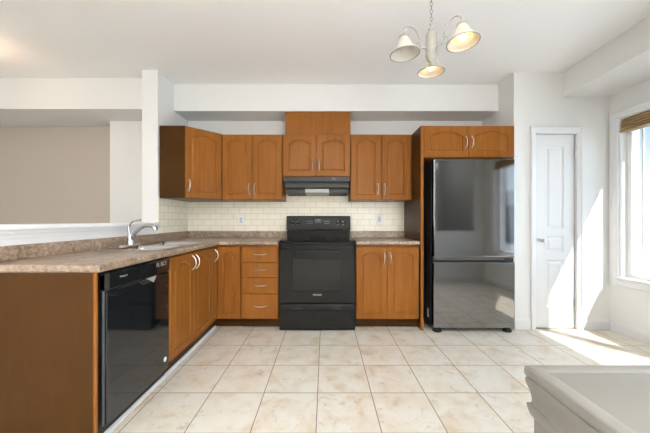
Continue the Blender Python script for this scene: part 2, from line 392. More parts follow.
# pantry door
d1 = bpy.data.objects.new('door_1', None); COL.objects.link(d1); d1.location = (2.36, YD, 0)
tag(d1, 'narrow white three panel pantry door with a small lever knob', 'door', kind='structure')
DX0, DX1, DZ0, DZ1, DY = 2.152, 2.566, 0.012, 2.0, 2.905
bm = NB()
Pn = [(2.275, 2.462, 1.030, 1.878), (2.275, 2.462, 0.790, 0.950), (2.275, 2.462, 0.223, 0.710)]
xs = [DX0, 2.275, 2.462, DX1]; zs = [DZ0, 0.223, 0.710, 0.790, 0.950, 1.030, 1.878, DZ1]
g = {(i, j): bm.verts.new((x, DY, z)) for i, x in enumerate(xs) for j, z in enumerate(zs)}
for i in range(3):
    for j in range(7):
        q = [g[i, j], g[i+1, j], g[i+1, j+1], g[i, j+1]]
        if i == 1 and j in (1, 3, 5):
            ring = q
            for ins, dep in ((0.012, 0.010), (0.022, 0.010), (0.040, 0.003)):
                x0, x1, z0, z1 = xs[1]+ins, xs[2]-ins, zs[j]+ins, zs[j+1]-ins
                r2 = [bm.verts.new((a, DY+dep, c)) for a, c in ((x0, z0), (x1, z0), (x1, z1), (x0, z1))]
                for k in range(4): bm.faces.new((ring[k], ring[(k+1) % 4], r2[(k+1) % 4], r2[k]))
                ring = r2
            bm.faces.new(ring)
        else: bm.faces.new(q)
box(bm, DX0, DX1, DY+0.012, DY+0.035, DZ0, DZ1)
pn = obj('door_panel', bm, M['trim'], d1)
bm = NB()
for x0, d in ((2.10, 1), (2.628, -1)):
    prism(bm, [(x0+d*u_, YD-v_) for u_, v_ in ((0, -0.001), (0, 0.022), (0.003, 0.026), (0.014, 0.026), (0.018, 0.019), (0.044, 0.014), (0.052, 0.011), (0.054, 0.006), (0.054, -0.05), (0.040, -0.05), (0.040, -0.001))], 'z', 0.001, 2.072)
prism(bm, [(YD-v_, 2.075-u_) for u_, v_ in ((0, -0.001), (0, 0.0225), (0.003, 0.0265), (0.014, 0.0265), (0.018, 0.0195), (0.060, 0.0145), (0.068, 0.0115), (0.070, 0.0065), (0.070, -0.05), (0.056, -0.05), (0.056, -0.001))], 'x', 2.0995, 2.6285)
obj('door_casing', bm, M['trim'], d1)
bm = NB(); Mk = Matrix.Rotation(PI/2, 4, 'X')
lathe(bm, [(0.0, 0.0), (0.026, 0.0), (0.027, 0.006), (0.012, 0.010), (0.010, 0.030), (0.020, 0.040), (0.024, 0.052), (0.018, 0.064), (0.0, 0.067)], (2.215, DY, 0.915), 20, Mk)
obj('door_knob', bm, M['nickel'], d1, smooth=True)
for hz in (1.80, 1.02, 0.26):
    bm = NB(); tube(bm, [(2.568, YD-0.003, hz-0.045), (2.568, YD-0.003, hz+0.045)], 0.007, 8); obj('hinge', bm, M['nickel'], d1, smooth=True)

# bay window
w1 = bpy.data.objects.new('window_1', None); COL.objects.link(w1); w1.location = (XR, 1.87, WZ0)
tag(w1, 'tall white framed bay window with bright daylight', 'window', kind='structure')
bm = NB(); c = 0.072
for (y0, d) in ((WY1+c, -1), (WY0-c, 1)):
    prism(bm, [(XR-v_, y0+d*u_) for u_, v_ in ((0, -0.001), (0, 0.022), (0.003, 0.026), (0.016, 0.026), (0.020, 0.019), (0.060, 0.014), (0.070, 0.010), (0.072, 0.005), (0.072, -0.001))], 'z', WZ0-c-0.012, WZ1+c-0.001)
prism(bm, [(XR-v_, WZ1+c-u_) for u_, v_ in ((0, -0.001), (0, 0.0225), (0.003, 0.0265), (0.016, 0.0265), (0.020, 0.0195), (0.060, 0.0145), (0.070, 0.0105), (0.0725, 0.0055), (0.0725, -0.001))], 'y', WY0-c-0.0005, WY1+c+0.0005)
prism(bm, [(XR-v_, WZ0-0.022-u_) for u_, v_ in ((0, -0.001), (0, 0.018), (0.050, 0.018), (0.058, 0.012), (0.060, -0.001))], 'y', WY0-0.001, WY1+0.001)
obj('window_casing', bm, M['trim'], w1)
obj('window_sill', BX(XR-0.03, 3.06, WY0+0.0005, WY1-0.0005, WZ0-0.02, WZ0+0.006), M['trim'], w1, bevel=0.006)
bm = NB()   # jamb liner
box(bm, XR, 3.06, WY1-0.008, WY1, WZ0, WZ1); box(bm, XR, 3.06, WY0, WY0+0.008, WZ0, WZ1); box(bm, XR, 3.06, WY0, WY1, WZ1-0.008, WZ1)
obj('jamb_liner', bm, M['trim'], w1)
YM = 1.845
for ya, yb in ((WY0+0.008, YM-0.025), (YM+0.025, WY1-0.008)):
    bm = NB(); f = 0.038
    box(bm, 2.995, 3.055, ya, ya+f, WZ0, WZ1-0.008); box(bm, 2.995, 3.055, yb-f, yb, WZ0, WZ1-0.008); box(bm, 2.995, 3.055, ya+f, yb-f, WZ0, WZ0+0.045); box(bm, 2.995, 3.055, ya+f, yb-f, WZ1-0.05, WZ1-0.008)
    fr = obj('sash_frame', bm, M['vinyl'], w1)
    obj('pane', BX(3.026, 3.030, ya+f, yb-f, WZ0+0.045, WZ1-0.05), M['glass'], fr)
    obj('sash_bar', BX(3.012, 3.024, yb-f-0.086, yb-f-0.072, WZ0+0.045, WZ1-0.05), M['vinyl'], fr)
obj('mullion', BX(2.985, 3.06, YM-0.025, YM+0.025, WZ0, WZ1-0.008), M['vinyl'], w1)

# white quarter round at the toe of the left run, tile backsplashes
struct('trim_3', prism(NB(), [(-1.150, 0), (-1.131, 0), (-1.133, 0.010), (-1.140, 0.017), (-1.150, 0.019)], 'y', 1.40, 2.945), M['trim'], 'thin white strip along the floor under the dishwasher run', 'trim')
struct('wall_backsplash', BX(XL, 0.985, YB-0.008, YB, 0.95, 1.60), M['tile_x'], 'cream subway tile backsplash behind the range', 'backsplash')
struct('wall_sidesplash', BX(XL, XL+0.008, 2.852, YB-0.008, 0.95, 1.36), M['tile_y'], 'cream subway tile on the side wall under corner cabinet', 'backsplash')

# ------------------------------------------------------------------ outside
struct('ground', BX(3.2, 40, -40, 20, -0.6, -0.5), mat('concrete_drive', (0.46, 0.45, 0.43), 0.9), 'pale concrete drive outside', 'ground')
hs = thing('house', 'tan neighbouring house with a grey roof seen beyond the window', 'house', (17, -16, -0.5))
obj('wall', BX(14, 22, -22, -9, -0.5, 2.2), mat('tan_siding', (0.36, 0.30, 0.24), 0.8), hs)
obj('roof', prism(NB(), [(13.6, 2.2), (18, 4.0), (22.4, 2.2)], 'y', -22.3, -8.7), mat('grey_shingle', (0.20, 0.19, 0.19), 0.9), hs)

# ------------------------------------------------------------------ cabinet parts
def arch_pts(w, h, d, m, rise, n=14, flat=False):
    """outline of the routed panel, inset d from its outer line; m = rail width"""
    x0, x1, y0 = m+d, w-m-d, m+d
    top = h - m - rise - d
    pts = [(x0, y0), (x1, y0), (x1, top)]
    for k in range(1, n):
        s = 1 - 2*k/n
        x = (x0+x1)/2 + s*(x1-x0)/2
        sh = max(0, (math.cos(PI*s/2)))**0.85
        pts.append((x, top + rise*sh))
    pts.append((x0, top))
    return pts
def door_mesh(w, h, Mx, m=0.055, rise=0.05, th=0.019, n=14):
    bm = NB()
    def V(x, y, z): return bm.verts.new(Mx @ Vector((x, y, z)))
    e = 0.004
    def rect(i):
        pts = [(i, i), (w-i, i), (w-i, h-i)]
        base = arch_pts(w, h, 0, m, rise, n)
        for k in range(1, n):
            pts.append((w-i - (w-2*i)*k/n, h-i))
        pts.append((i, h-i)); return pts
    loops = [([(x, y) for x, y in rect(0)], 0), ([p for p in rect(0)], th-e), ([p for p in rect(e*0.7)], th)]
    for d, z in ((0, th), (0.004, th-0.006), (0.010, th-0.006), (0.022, th-0.001), (0.028, th-0.0005)):
        loops.append((arch_pts(w, h, d, m, rise, n), z))
    vl = [[V(x, y, z) for x, y in pts] for pts, z in loops]
    L = len(vl[0])
    for A, B in zip(vl, vl[1:]):
        for k in range(L):
            bm.faces.new((A[k], A[(k+1) % L], B[(k+1) % L], B[k]))
    bm.faces.new(vl[-1]); bm.faces.new(vl[0][::-1])
    return bm
def pull(Mx, cx, cy, L=0.115, vertical=True, r=0.0043, proj=0.030):
    pts = []
    for k in range(15):
        t = -1 + 2*k/14
        a = t*L/2; z = proj*(1-abs(t)**2.6) + 0.002
        pts.append((cx, cy+a, z) if vertical else (cx+a, cy, z))
    rr = [r*(1.25 - 0.35*(1-abs(-1+2*k/14))) for k in range(15)]
    bm = NB(); tube(bm, pts, rr, 8, Mx)
    for s in (-1, 1):
        p = (cx, cy+s*L/2, 0) if vertical else (cx+s*L/2, cy, 0)
        q = (p[0], p[1], 0.006)
        tube(bm, [p, q], r*1.35, 8, Mx)
    return bm
def add_door(root, Mx, x, y, w, h, hx=None, hy=None, rise=0.05, m=0.055, material='wood', name='door'):
    Md = Mx @ Matrix.Translation((x, y, 0))
    d = obj(name, door_mesh(w, h, Md, m, rise), M[material], root)
    if hx is not None:
        obj('handle', pull(Md, hx, hy).copy() if False else pull(Md @ Matrix.Translation((0, 0, 0.019)), hx, hy), M['nickel'], d, smooth=True)
    return d
def add_drawer(root, Mx, x, y, w, h):
    Md = Mx @ Matrix.Translation((x, y, 0))
    bm = box(NB(), 0, w, 0, h, 0, 0.019, Md)
    d = obj('drawer', bm, M['wood'], root, bevel=0.004)
    obj('handle', pull(Md @ Matrix.Translation((0, 0, 0.019)), w/2+0.005, h*0.52, 0.125, False), M['nickel'], d, smooth=True)
    return d

FY = 2.909           # carcass front of the back run (door faces 2.89)
FX = -1.124          # carcass front of the left run (door faces -1.105)
ZT, ZK = 0.865, 0.10  # carcass top, toe height

# end panel of the left run
t = thing('end_panel', 'brown wood panel closing the near end of the sink counter', 'end panel', (-1.4, 1.38, 0))
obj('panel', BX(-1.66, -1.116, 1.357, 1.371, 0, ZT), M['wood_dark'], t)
obj('edge_strip', BX(-1.116, -1.104, 1.356, 1.372, 0, ZT), M['wood'], t, bevel=0.003)
tag(bpy.data.objects['edge_strip'], 'lighter front edge strip')

# dishwasher
t = thing('dishwasher', 'black built-in dishwasher under the sink counter', 'dishwasher', (-1.4, 1.71, 0))
DWY0, DWY1 = 1.418, 2.008
obj('body', BX(-1.66, -1.145, DWY0, DWY1, 0.02, 0.855), M['blackmatte'], t)
MD = frame_at((-1.138, DWY0, 0), (0, 1, 0), (1, 0, 0))
DW = DWY1-DWY0
door = obj('door', box(NB(), 0.012, DW-0.003, 0.075, 0.755, 0, 0.030, MD), M['dwblack'], t, bevel=0.006)
bm = NB(); tube(bm, [(0.006, 0.08, 0.018), (0.006, 0.76, 0.018)], 0.006, 8, MD); obj('edge_trim', bm, M['dimgrey'], t, smooth=True)
cp = obj('control_panel', box(NB(), 0.0, DW-0.003, 0.760, 0.850, 0, 0.036, MD), M['dwblack'], t, bevel=0.007)
obj('end_cap', box(NB(), 0.0, 0.028, 0.758, 0.852, 0.0, 0.0375, MD), M['charcoal'], cp, bevel=0.006)
text('badge', 'Whirlpool', M['silver'], cp, MD @ Matrix.Translation((0.125, 0.815, 0.0365)), 0.014)
text('control_lettering', 'PL BCT', M['silver'], cp, MD @ Matrix.Translation((0.485, 0.822, 0.0365)), 0.038)
bm = NB()   # pocket handle: recessed scoop edge and bright flap
prism(bm, [(0.255, 0.752), (0.40, 0.752), (0.385, 0.728), (0.30, 0.722)], 'z', 0.028, 0.0335, MD); obj('pocket_handle', bm, M['blackmatte'], door)
bm = NB(); prism(bm, [(0.325, 0.757), (0.425, 0.757), (0.395, 0.722)], 'z', 0.031, 0.0375, MD); obj('handle_flap', bm, M['silver'], door)
bm = NB(); lathe(bm, [(0, 0), (0.017, 0), (0.017, 0.0012), (0, 0.0012)], (0, 0, 0), 24, Matrix.Identity(4))
bmesh.ops.transform(bm, matrix=MD @ Matrix.Translation((DW-0.055, 0.155, 0.030)), verts=bm.verts); obj('sticker', bm, M['white'], door)
obj('kick_plate', BX(-1.66, -1.150, DWY0, DWY1, 0, 0.075), M['blackmatte'], t)

# sink base cabinet (two doors)
def carcass(root, x0, x1, y0, y1, z0=ZK, z1=ZT, m='wood'):
    return obj('body', BX(x0, x1, y0, y1, z0, z1), M[m], root)
t = thing('sink_base_cabinet', 'orange-brown double door base cabinet between dishwasher and corner', 'cabinet', (-1.4, 2.38, 0))
bm = NB(); SY0, SY1 = 2.012, 2.760
box(bm, -1.66, FX, SY0, SY0+0.018, ZK, ZT); box(bm, -1.66, FX, SY1-0.018, SY1, ZK, ZT); box(bm, -1.66, FX, SY0, SY1, ZK, ZK+0.018); box(bm, -1.66, -1.65, SY0, SY1, ZK, ZT)
box(bm, FX-0.018, FX, SY0, SY1, ZT-0.06, ZT); box(bm, FX-0.018, FX, SY0, SY1, ZK, ZK+0.05)
obj('body', bm, M['wood'], t)
ML = frame_at((FX, SY0, 0), (0, 1, 0), (1, 0, 0))
add_door(t, ML, 0.002, 0.105, 0.365, 0.745, 0.335, 0.66, 0.046)
add_door(t, ML, 0.371, 0.105, 0.375, 0.745, 0.030, 0.66, 0.046)
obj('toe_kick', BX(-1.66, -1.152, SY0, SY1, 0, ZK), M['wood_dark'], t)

# corner base cabinet with folding door
t = thing('corner_base_cabinet', 'corner base cabinet with narrow folding door beside drawer stack', 'cabinet', (-1.2, 3.1, 0))
bm = NB(); box(bm, -1.66, FX, 2.762, 3.44, ZK, ZT); box(bm, FX, -0.868, FY, 3.44, ZK, ZT); obj('body', bm, M['wood'], t)
ML = frame_at((FX, 2.766, 0), (0, 1, 0), (1, 0, 0))
add_door(t, ML, 0, 0.105, 0.120, 0.745, 0.06, 0.66, 0.030, 0.026)
MB_ = frame_at((0, FY, 0), (1, 0, 0), (0, -1, 0))
add_door(t, MB_, -1.098, 0.105, 0.228, 0.738, None, None, 0.045, 0.05)
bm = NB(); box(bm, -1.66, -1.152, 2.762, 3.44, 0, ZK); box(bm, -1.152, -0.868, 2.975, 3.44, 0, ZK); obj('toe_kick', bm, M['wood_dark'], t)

# drawer base
t = thing('drawer_base_cabinet', 'base cabinet of four stacked drawers left of the range', 'cabinet', (-0.67, 3.1, 0))
carcass(t, -0.864, -0.478, FY, 3.44)
for z0, z1 in ((0.688, 0.843), (0.534, 0.683), (0.367, 0.529), (0.105, 0.362)):
    add_drawer(t, MB_, -0.853, z0, 0.371, z1-z0)
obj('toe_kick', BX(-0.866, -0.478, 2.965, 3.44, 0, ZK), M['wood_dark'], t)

# right base cabinet
t = thing('base_cabinet', 'honey brown base cabinet with two arched doors right of the range', 'cabinet', (0.64, 3.1, 0))
carcass(t, 0.318, 0.968, FY, 3.44)
add_door(t, MB_, 0.322, 0.105, 0.314, 0.738, 0.284, 0.625, 0.046)
add_door(t, MB_, 0.640, 0.105, 0.322, 0.738, 0.030, 0.625, 0.046)
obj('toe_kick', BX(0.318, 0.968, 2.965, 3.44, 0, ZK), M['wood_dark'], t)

# tall panel left of the refrigerator
t = thing('refrigerator_side_panel', 'tall brown wood panel standing between right base cabinet and refrigerator', 'panel', (0.986, 3.15, 0))
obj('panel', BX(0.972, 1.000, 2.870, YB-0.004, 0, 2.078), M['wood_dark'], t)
tag(obj('edge_strip', BX(0.972, 1.000, 2.860, 2.870, 0, 2.078), M['wood'], t, bevel=0.002), 'lighter front edge strip')

# wall cabinets
WZ, WT, WF = 1.342, 2.072, 3.149     # bottom, top, carcass front (door faces 3.13)
MW = frame_at((0, WF, 0), (1, 0, 0), (0, -1, 0))
t = thing('corner_wall_cabinet', 'diagonal corner wall cabinet hanging beside the white column', 'cabinet', (-1.5, 3.2, WZ))
out = [(XL+0.012, YB-0.01), (XL+0.012, 2.862), (-1.428, 2.862), (-1.152, 3.138), (-1.152, YB-0.01)]
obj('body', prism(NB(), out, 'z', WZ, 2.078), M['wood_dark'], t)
a = Vector((-1.428, 2.862, 0)); b2 = Vector((-1.152, 3.138, 0)); L = (b2-a).length
MG = frame_at((a.x, a.y, 0), (b2-a), (1, -1, 0))
add_door(t, MG, 0.006, WZ+0.004, L-0.012, WT-WZ-0.004, 0.032, 0.13, 0.046)

t = thing('wall_cabinet', 'wall cabinet with two tall arched doors left of the hood', 'cabinet', (-0.8, 3.3, WZ))
obj('body', BX(-1.146, -0.478, WF, YB-0.01, WZ, WT), M['wood'], t)
add_door(t, MW, -1.142, WZ+0.003, 0.330, WT-WZ-0.006, 0.300, 0.12, 0.046)
add_door(t, MW, -0.808, WZ+0.003, 0.328, WT-WZ-0.006, 0.028, 0.12, 0.046)
t = thing('wall_cabinet', 'wall cabinet with two tall arched doors between hood and refrigerator panel', 'cabinet', (0.6, 3.3, WZ))
obj('body', BX(0.284, 0.968, WF, YB-0.01, WZ, WT), M['wood'], t)
add_door(t, MW, 0.288, WZ+0.003, 0.330, WT-WZ-0.006, 0.300, 0.12, 0.046)
add_door(t, MW, 0.634, WZ+0.003, 0.314, WT-WZ-0.006, 0.028, 0.12, 0.046)
t = thing('hood_cabinet', 'short two door wall cabinet directly above the range hood', 'cabinet', (-0.1, 3.3, 1.6))
obj('body', BX(-0.474, 0.280, WF, YB-0.01, 1.600, WT), M['wood'], t)
add_door(t, MW, -0.466, 1.606, 0.366, WT-1.610, 0.330, 0.12, 0.044)
add_door(t, MW, -0.094, 1.606, 0.368, WT-1.610, 0.030, 0.12, 0.044)
t = obj('chimney_box', BX(-0.444, 0.286, 3.168, YB-0.01, 2.074, 2.337), M['wood'], bevel=0.002)
tag(t, 'plain brown wood box rising from hood cabinet to the bulkhead', 'boxed chase')
t = thing('refrigerator_cabinet', 'wide wall cabinet with low arched doors above the refrigerator', 'cabinet', (1.45, 3.1, 1.75))
obj('body', BX(1.003, 1.932, 2.879, YB-0.01, 1.752, 2.078), M['wood'], t)
MF = frame_at((0, 2.879, 0), (1, 0, 0), (0, -1, 0))
add_door(t, MF, 1.004, 1.756, 0.452, 0.320, 0.424, 0.155, 0.050)
add_door(t, MF, 1.460, 1.756, 0.452, 0.320, 0.030, 0.155, 0.050)

# ------------------------------------------------------------------ countertops
def slab(bm, xs, ys, keep, z0, z1):
    v = {}
    def V(i, j, k):
        if (i, j, k) not in v: v[i, j, k] = bm.verts.new((xs[i], ys[j], (z0, z1)[k]))
        return v[i, j, k]
    K = lambda i, j: 0 <= i < len(xs)-1 and 0 <= j < len(ys)-1 and keep(i, j)
    for i in range(len(xs)-1):
        for j in range(len(ys)-1):
            if not K(i, j): continue
            bm.faces.new((V(i, j, 1), V(i+1, j, 1), V(i+1, j+1, 1), V(i, j+1, 1)))
            bm.faces.new((V(i, j, 0), V(i, j+1, 0), V(i+1, j+1, 0), V(i+1, j, 0)))
            if not K(i-1, j): bm.faces.new((V(i, j, 0), V(i, j, 1), V(i, j+1, 1), V(i, j+1, 0)))
            if not K(i+1, j): bm.faces.new((V(i+1, j, 0), V(i+1, j+1, 0), V(i+1, j+1, 1), V(i+1, j, 1)))
            if not K(i, j-1): bm.faces.new((V(i, j, 0), V(i+1, j, 0), V(i+1, j, 1), V(i, j, 1)))
            if not K(i, j+1): bm.faces.new((V(i, j+1, 0), V(i, j+1, 1), V(i+1, j+1, 1), V(i+1, j+1, 0)))
    return bm
CZ = 0.905
CB = YB-0.010
t = thing('countertop', 'L-shaped mottled brown laminate countertop holding the sink', 'countertop', (-1.4, 2.4, ZT))
xs = [XL+0.001, -1.54, -1.165, -1.08, -0.476]; ys = [1.350, 2.00, 2.68, 2.865, CB]
keep = lambda i, j: (i < 3 and not (i == 1 and j == 1)) or (i == 3 and j == 3)
obj('worktop', slab(NB(), xs, ys, keep, ZT, CZ), M['stone'], t, bevel=0.012, seg=3)
bm = slab(NB(), [XL+0.010, XL+0.030, -0.476], [1.350, CB-0.020, CB], lambda i, j: i == 0 or j == 1, CZ-0.001, 0.984)
obj('upstand', bm, M['stone'], t, bevel=0.004)
t = thing('countertop', 'short mottled brown laminate countertop right of the range', 'countertop', (0.64, 3.1, ZT))
obj('worktop', BX(0.316, 0.970, 2.865, CB, ZT, CZ), M['stone'], t, bevel=0.012, seg=3)
obj('upstand', BX(0.316, 0.970, CB-0.020, CB, CZ-0.001, 0.984), M['stone'], t, bevel=0.004)

# sink
t = thing('kitchen_sink', 'double bowl stainless steel sink set in the countertop', 'sink', (-1.36, 2.34, CZ))
def rrect(cx, cy, hx, hy, r, z, n=6):
    pts = []
    for sx, sy, a0 in ((1, 1, 0), (-1, 1, PI/2), (-1, -1, PI), (1, -1, 1.5*PI)):
        for k in range(n+1):
            a = a0 + k*PI/2/n
            pts.append((cx+sx*(hx-r)+r*math.cos(a), cy+sy*(hy-r)+r*math.sin(a), z))
    return pts
bm = NB()
# rim: outer plate with two holes, built as a grid of strips between bowls
rx0, rx1, ry0, ry1 = -1.605, -1.130, 1.955, 2.725
bw = [(-1.350, 2.165, 0.175, 0.150), (-1.350, 2.510, 0.175, 0.165)]
xg = [rx0, -1.525, -1.175, rx1]; yg = [ry0, 2.015, 2.315, 2.345, 2.675, ry1]
slab(bm, xg, yg, lambda i, j: not (i == 1 and j in (1, 3)), CZ+0.0005, CZ+0.006)
obj('rim', bm, M['steel'], t, bevel=0.002)
for cy, hy in ((2.165, 0.150), (2.510, 0.165)):
    bm = NB(); prev = None
    for ins, z, r in ((0, CZ+0.006, 0.002), (0.004, CZ-0.004, 0.03), (0.008, CZ-0.020, 0.05), (0.014, CZ-0.140, 0.05), (0.030, CZ-0.158, 0.05), (0.130, CZ-0.162, 0.02)):
        ring = [bm.verts.new(p) for p in rrect(-1.350, cy, 0.175-ins, hy-ins, r, z)]
        if prev:
            for k in range(len(ring)): bm.faces.new((prev[k], prev[(k+1) % len(ring)], ring[(k+1) % len(ring)], ring[k]))
        prev = ring
    bm.faces.new(prev)
    bowl = obj('bowl', bm, M['steel'], t, smooth=True)
    bm = NB(); lathe(bm, [(0, 0.004), (0.030, 0.004), (0.040, 0.002), (0.042, 0)], (-1.350, cy, CZ-0.162), 20); obj('drain', bm, M['chrome'], bowl, smooth=True)

# faucet
fx, fy, fz = -1.572, 2.275, CZ+0.006
t = thing('faucet', 'chrome single lever faucet with arched spout at the sink', 'faucet', (fx, fy, fz))
bm = NB(); pl = rrect(fx, fy, 0.026, 0.115, 0.025, fz); A = [bm.verts.new(p) for p in pl]; B = [bm.verts.new((p[0]*0.8+fx*0.2, p[1]*0.93+fy*0.07, fz+0.012)) for p in pl]
for k in range(len(A)): bm.faces.new((A[k], A[(k+1) % len(A)], B[(k+1) % len(A)], B[k]))
bm.faces.new(B); bm.faces.new(A[::-1]); obj('deck_plate', bm, mat('satin_steel', (0.6, 0.6, 0.6), 0.5, 1.0), t, smooth=True)
bm = NB(); lathe(bm, [(0.0, 0.010), (0.028, 0.010), (0.026, 0.03), (0.021, 0.055), (0.022, 0.085), (0.019, 0.10), (0.0, 0.106)], (fx, fy, fz), 20); obj('body', bm, M['chrome'], t, smooth=True)
P = bez([(fx, fy, fz+0.045), (fx+0.020, fy, fz+0.080), (fx+0.060, fy, fz+0.125), (fx+0.110, fy, fz+0.158), (fx+0.160, fy, fz+0.163), (fx+0.195, fy, fz+0.148), (fx+0.205, fy, fz+0.125)], 5)
n = len(P); bm = NB(); tube(bm, P, [0.019 - 0.006*math.sin(min(1, k/n*1.3)*PI*0.5) + (0.006 if k > n*0.8 else 0) for k in range(n)], 14); obj('spout', bm, M['chrome'], t, smooth=True)
P = bez([(fx-0.002, fy, fz+0.09), (fx-0.012, fy, fz+0.13), (fx-0.004, fy, fz+0.172), (fx+0.030, fy, fz+0.200), (fx+0.085, fy, fz+0.212)], 5)
n = len(P); bm = NB(); tube(bm, P, [0.013-0.007*k/n for k in range(n)], 12); obj('lever', bm, M['chrome'], t, smooth=True)

# ------------------------------------------------------------------ range
RX0, RX1 = -0.463, 0.307; RC = (RX0+RX1)/2
t = thing('range', 'black freestanding electric range with glass oven door', 'range', (RC, 3.1, 0))
obj('body', BX(RX0+0.008, RX1-0.008, 2.885, 3.42, 0.03, 0.892), M['black'], t)
bm = NB()
prism(bm, [(2.846, 0.893), (2.836, 0.900), (2.836, 0.908), (2.846, 0.915), (3.36, 0.915), (3.36, 0.893)], 'x', RX0, RX1); ck = obj('cooktop', bm, M['blackglass'], t)
for cx, cy, r in ((-0.265, 3.02, 0.10), (0.11, 3.02, 0.085), (-0.265, 3.23, 0.075), (0.11, 3.23, 0.10)):
    bm = NB(); lathe(bm, [(r-0.004, 0), (r-0.004, 0.0006), (r, 0.0006), (r, 0)], (cx, cy, 0.915), 40); obj('burner_ring', bm, M['charcoal'], ck)
# backguard
bm = NB(); prism(bm, [(3.352, 0.893), (3.345, 0.945), (3.335, 0.992), (3.352, 0.997), (3.43, 0.997), (3.43, 0.893)], 'x', RX0+0.012, RX1-0.012); obj('riser', bm, M['charcoal'], t, bevel=0.003)
bm = NB(); prism(bm, [(3.330, 1.003), (3.324, 1.012), (3.345, 1.155), (3.356, 1.168), (3.43, 1.168), (3.43, 1.003)], 'x', RX0+0.006, RX1-0.006); bgd = obj('control_panel', bm, M['charcoal'], t, bevel=0.004)
tlt = math.atan2(0.021, 0.143)
def on_panel(x, z):     # point + matrix on the tilted control face
    f = (z-1.012)/0.143; y = 3.324+0.021*f
    return Matrix.Translation((x, y, z)) @ Matrix.Rotation(PI/2 - tlt, 4, 'X')
for x in (-0.386, -0.322, 0.150, 0.212):
    bm = NB(); lathe(bm, [(0, 0), (0.027, 0), (0.027, 0.004), (0.020, 0.008), (0.018, 0.026), (0, 0.028)], (0, 0, 0), 24)
    box(bm, -0.005, 0.005, -0.019, 0.019, 0.02, 0.034)
    bmesh.ops.transform(bm, matrix=on_panel(x, 1.095), verts=bm.verts); kn = obj('knob', bm, M['black'], bgd, smooth=True)
    bm = box(NB(), -0.004, 0.004, -0.034, -0.030, 0.0003, 0.001, on_panel(x, 1.095)); obj('knob_mark', bm, M['silver'], bgd)
obj('display', box(NB(), -0.04, 0.04, -0.02, 0.02, -0.001, 0.0015, on_panel(RC-0.005, 1.108)), M['blackglass'], bgd)
text('clock_digits', '12:00', M['blue_lit'], bgd, on_panel(RC-0.005, 1.117) @ Matrix.Translation((0, 0, 0.0022)), 0.018)
for i, x in enumerate((-0.205, -0.180, -0.155, 0.0, 0.022, 0.044)):
    for z in (1.080, 1.105):
        obj('touch_button', box(NB(), -0.007, 0.007, -0.004, 0.004, -0.0005, 0.0012, on_panel(x, z)), M['grey'], bgd)
# oven door with window, handle, badge
od = obj('oven_door', BX(RX0+0.003, RX1-0.003, 2.840, 2.884, 0.280, 0.868), M['black'], t, bevel=0.006)
obj('window', BX(-0.318, 0.152, 2.8385, 2.843, 0.405, 0.805), M['blackglass'], od)
bm = NB(); hy_ = 2.795
tube(bm, bez([(RX0+0.030, 2.845, 0.835), (RX0+0.036, 2.812, 0.842), (RX0+0.075, hy_, 0.848), (RC, hy_-0.006, 0.850), (RX1-0.075, hy_, 0.848), (RX1-0.036, 2.812, 0.842), (RX1-0.030, 2.845, 0.835)], 6), 0.014, 12)
obj('handle', bm, M['black'], od, smooth=True)
bd = obj('badge', BX(RC+0.0-0.048, RC+0.048, 2.8370, 2.841, 0.357, 0.377), M['charcoal'], od)
text('badge_lettering', 'Whirlpool', M['silver'], bd, frame_at((RC, 2.8368, 0.367), (1, 0, 0), (0, -1, 0)), 0.021)
dr = obj('drawer', BX(RX0+0.003, RX1-0.003, 2.842, 2.884, 0.010, 0.268), M['black'], t, bevel=0.006)
for cx in (-0.272, 0.128):
    bm = NB(); pts = [(cx-0.055+0.11*k/12, 0.228+0.008*math.sin(PI*k/12)) for k in range(13)] + [(cx+0.055-0.11*k/12, 0.228-0.004*math.sin(PI*k/12)) for k in range(1, 12)]
    prism(bm, pts, 'y', 2.8395, 2.846); obj('finger_pull', bm, M['blackmatte'], dr)
obj('drawer_lip', BX(RX0+0.05, RX1-0.05, 2.838, 2.843, 0.214, 0.219), M['charcoal'], dr)
for sx in (RX0+0.05, RX1-0.05):
    for sy in (2.93, 3.36):
        bm = NB(); lathe(bm, [(0.018, 0), (0.018, 0.008), (0.010, 0.010), (0.010, 0.032)], (sx, sy, 0), 12, caps=True); obj('foot', bm, M['blackmatte'], t, smooth=True)

# range hood
t = thing('range_hood', 'slim black range hood under the short wall cabinet', 'range hood', (-0.095, 3.3, 1.48))
obj('upper_band', BX(-0.468, 0.276, 3.118, YB-0.012, 1.545, 1.597), M['hood'], t, bevel=0.003)
obj('slot', BX(-0.455, 0.262, 3.16, YB-0.012, 1.528, 1.545), M['blackmatte'], t)
bm = NB(); prism(bm, [(3.17, 1.528), (3.165, 1.486), (3.185, 1.472), (YB-0.012, 1.456), (YB-0.012, 1.528)], 'x', -0.448, 0.270); obj('shell', bm, M['hood'], t, bevel=0.003)
for x0, x1 in ((-0.440, -0.226), (0.049, 0.262)):
    obj('filter', prism(NB(), [(3.21, 1.4715), (3.205, 1.430), (YB-0.02, 1.412), (YB-0.02, 1.4575)], 'x', x0, x1), M['blackmatte'], t)
obj('lamp_lens', prism(NB(), [(3.19, 1.473), (3.19, 1.432), (YB-0.025, 1.410), (YB-0.025, 1.458)], 'x', -0.222, 0.045), mat('lamp_lens', (0.40, 0.385, 0.36), 0.35), t)
bm = NB()
for x0, x1 in ((-0.21, -0.135), (-0.125, -0.06), (-0.03, 0.045)):
    for k in range(2): box(bm, x0, x1, 3.1165, 3.120, 1.570+0.009*k, 1.576+0.009*k)
obj('vent_slots', bm, M['blackmatte'], t)
for x in (0.085, 0.108):
    bm = box(NB(), x-0.007, x+0.007, 3.113, 3.119, 1.565, 1.585); obj('switch', bm, M['grey'], t)

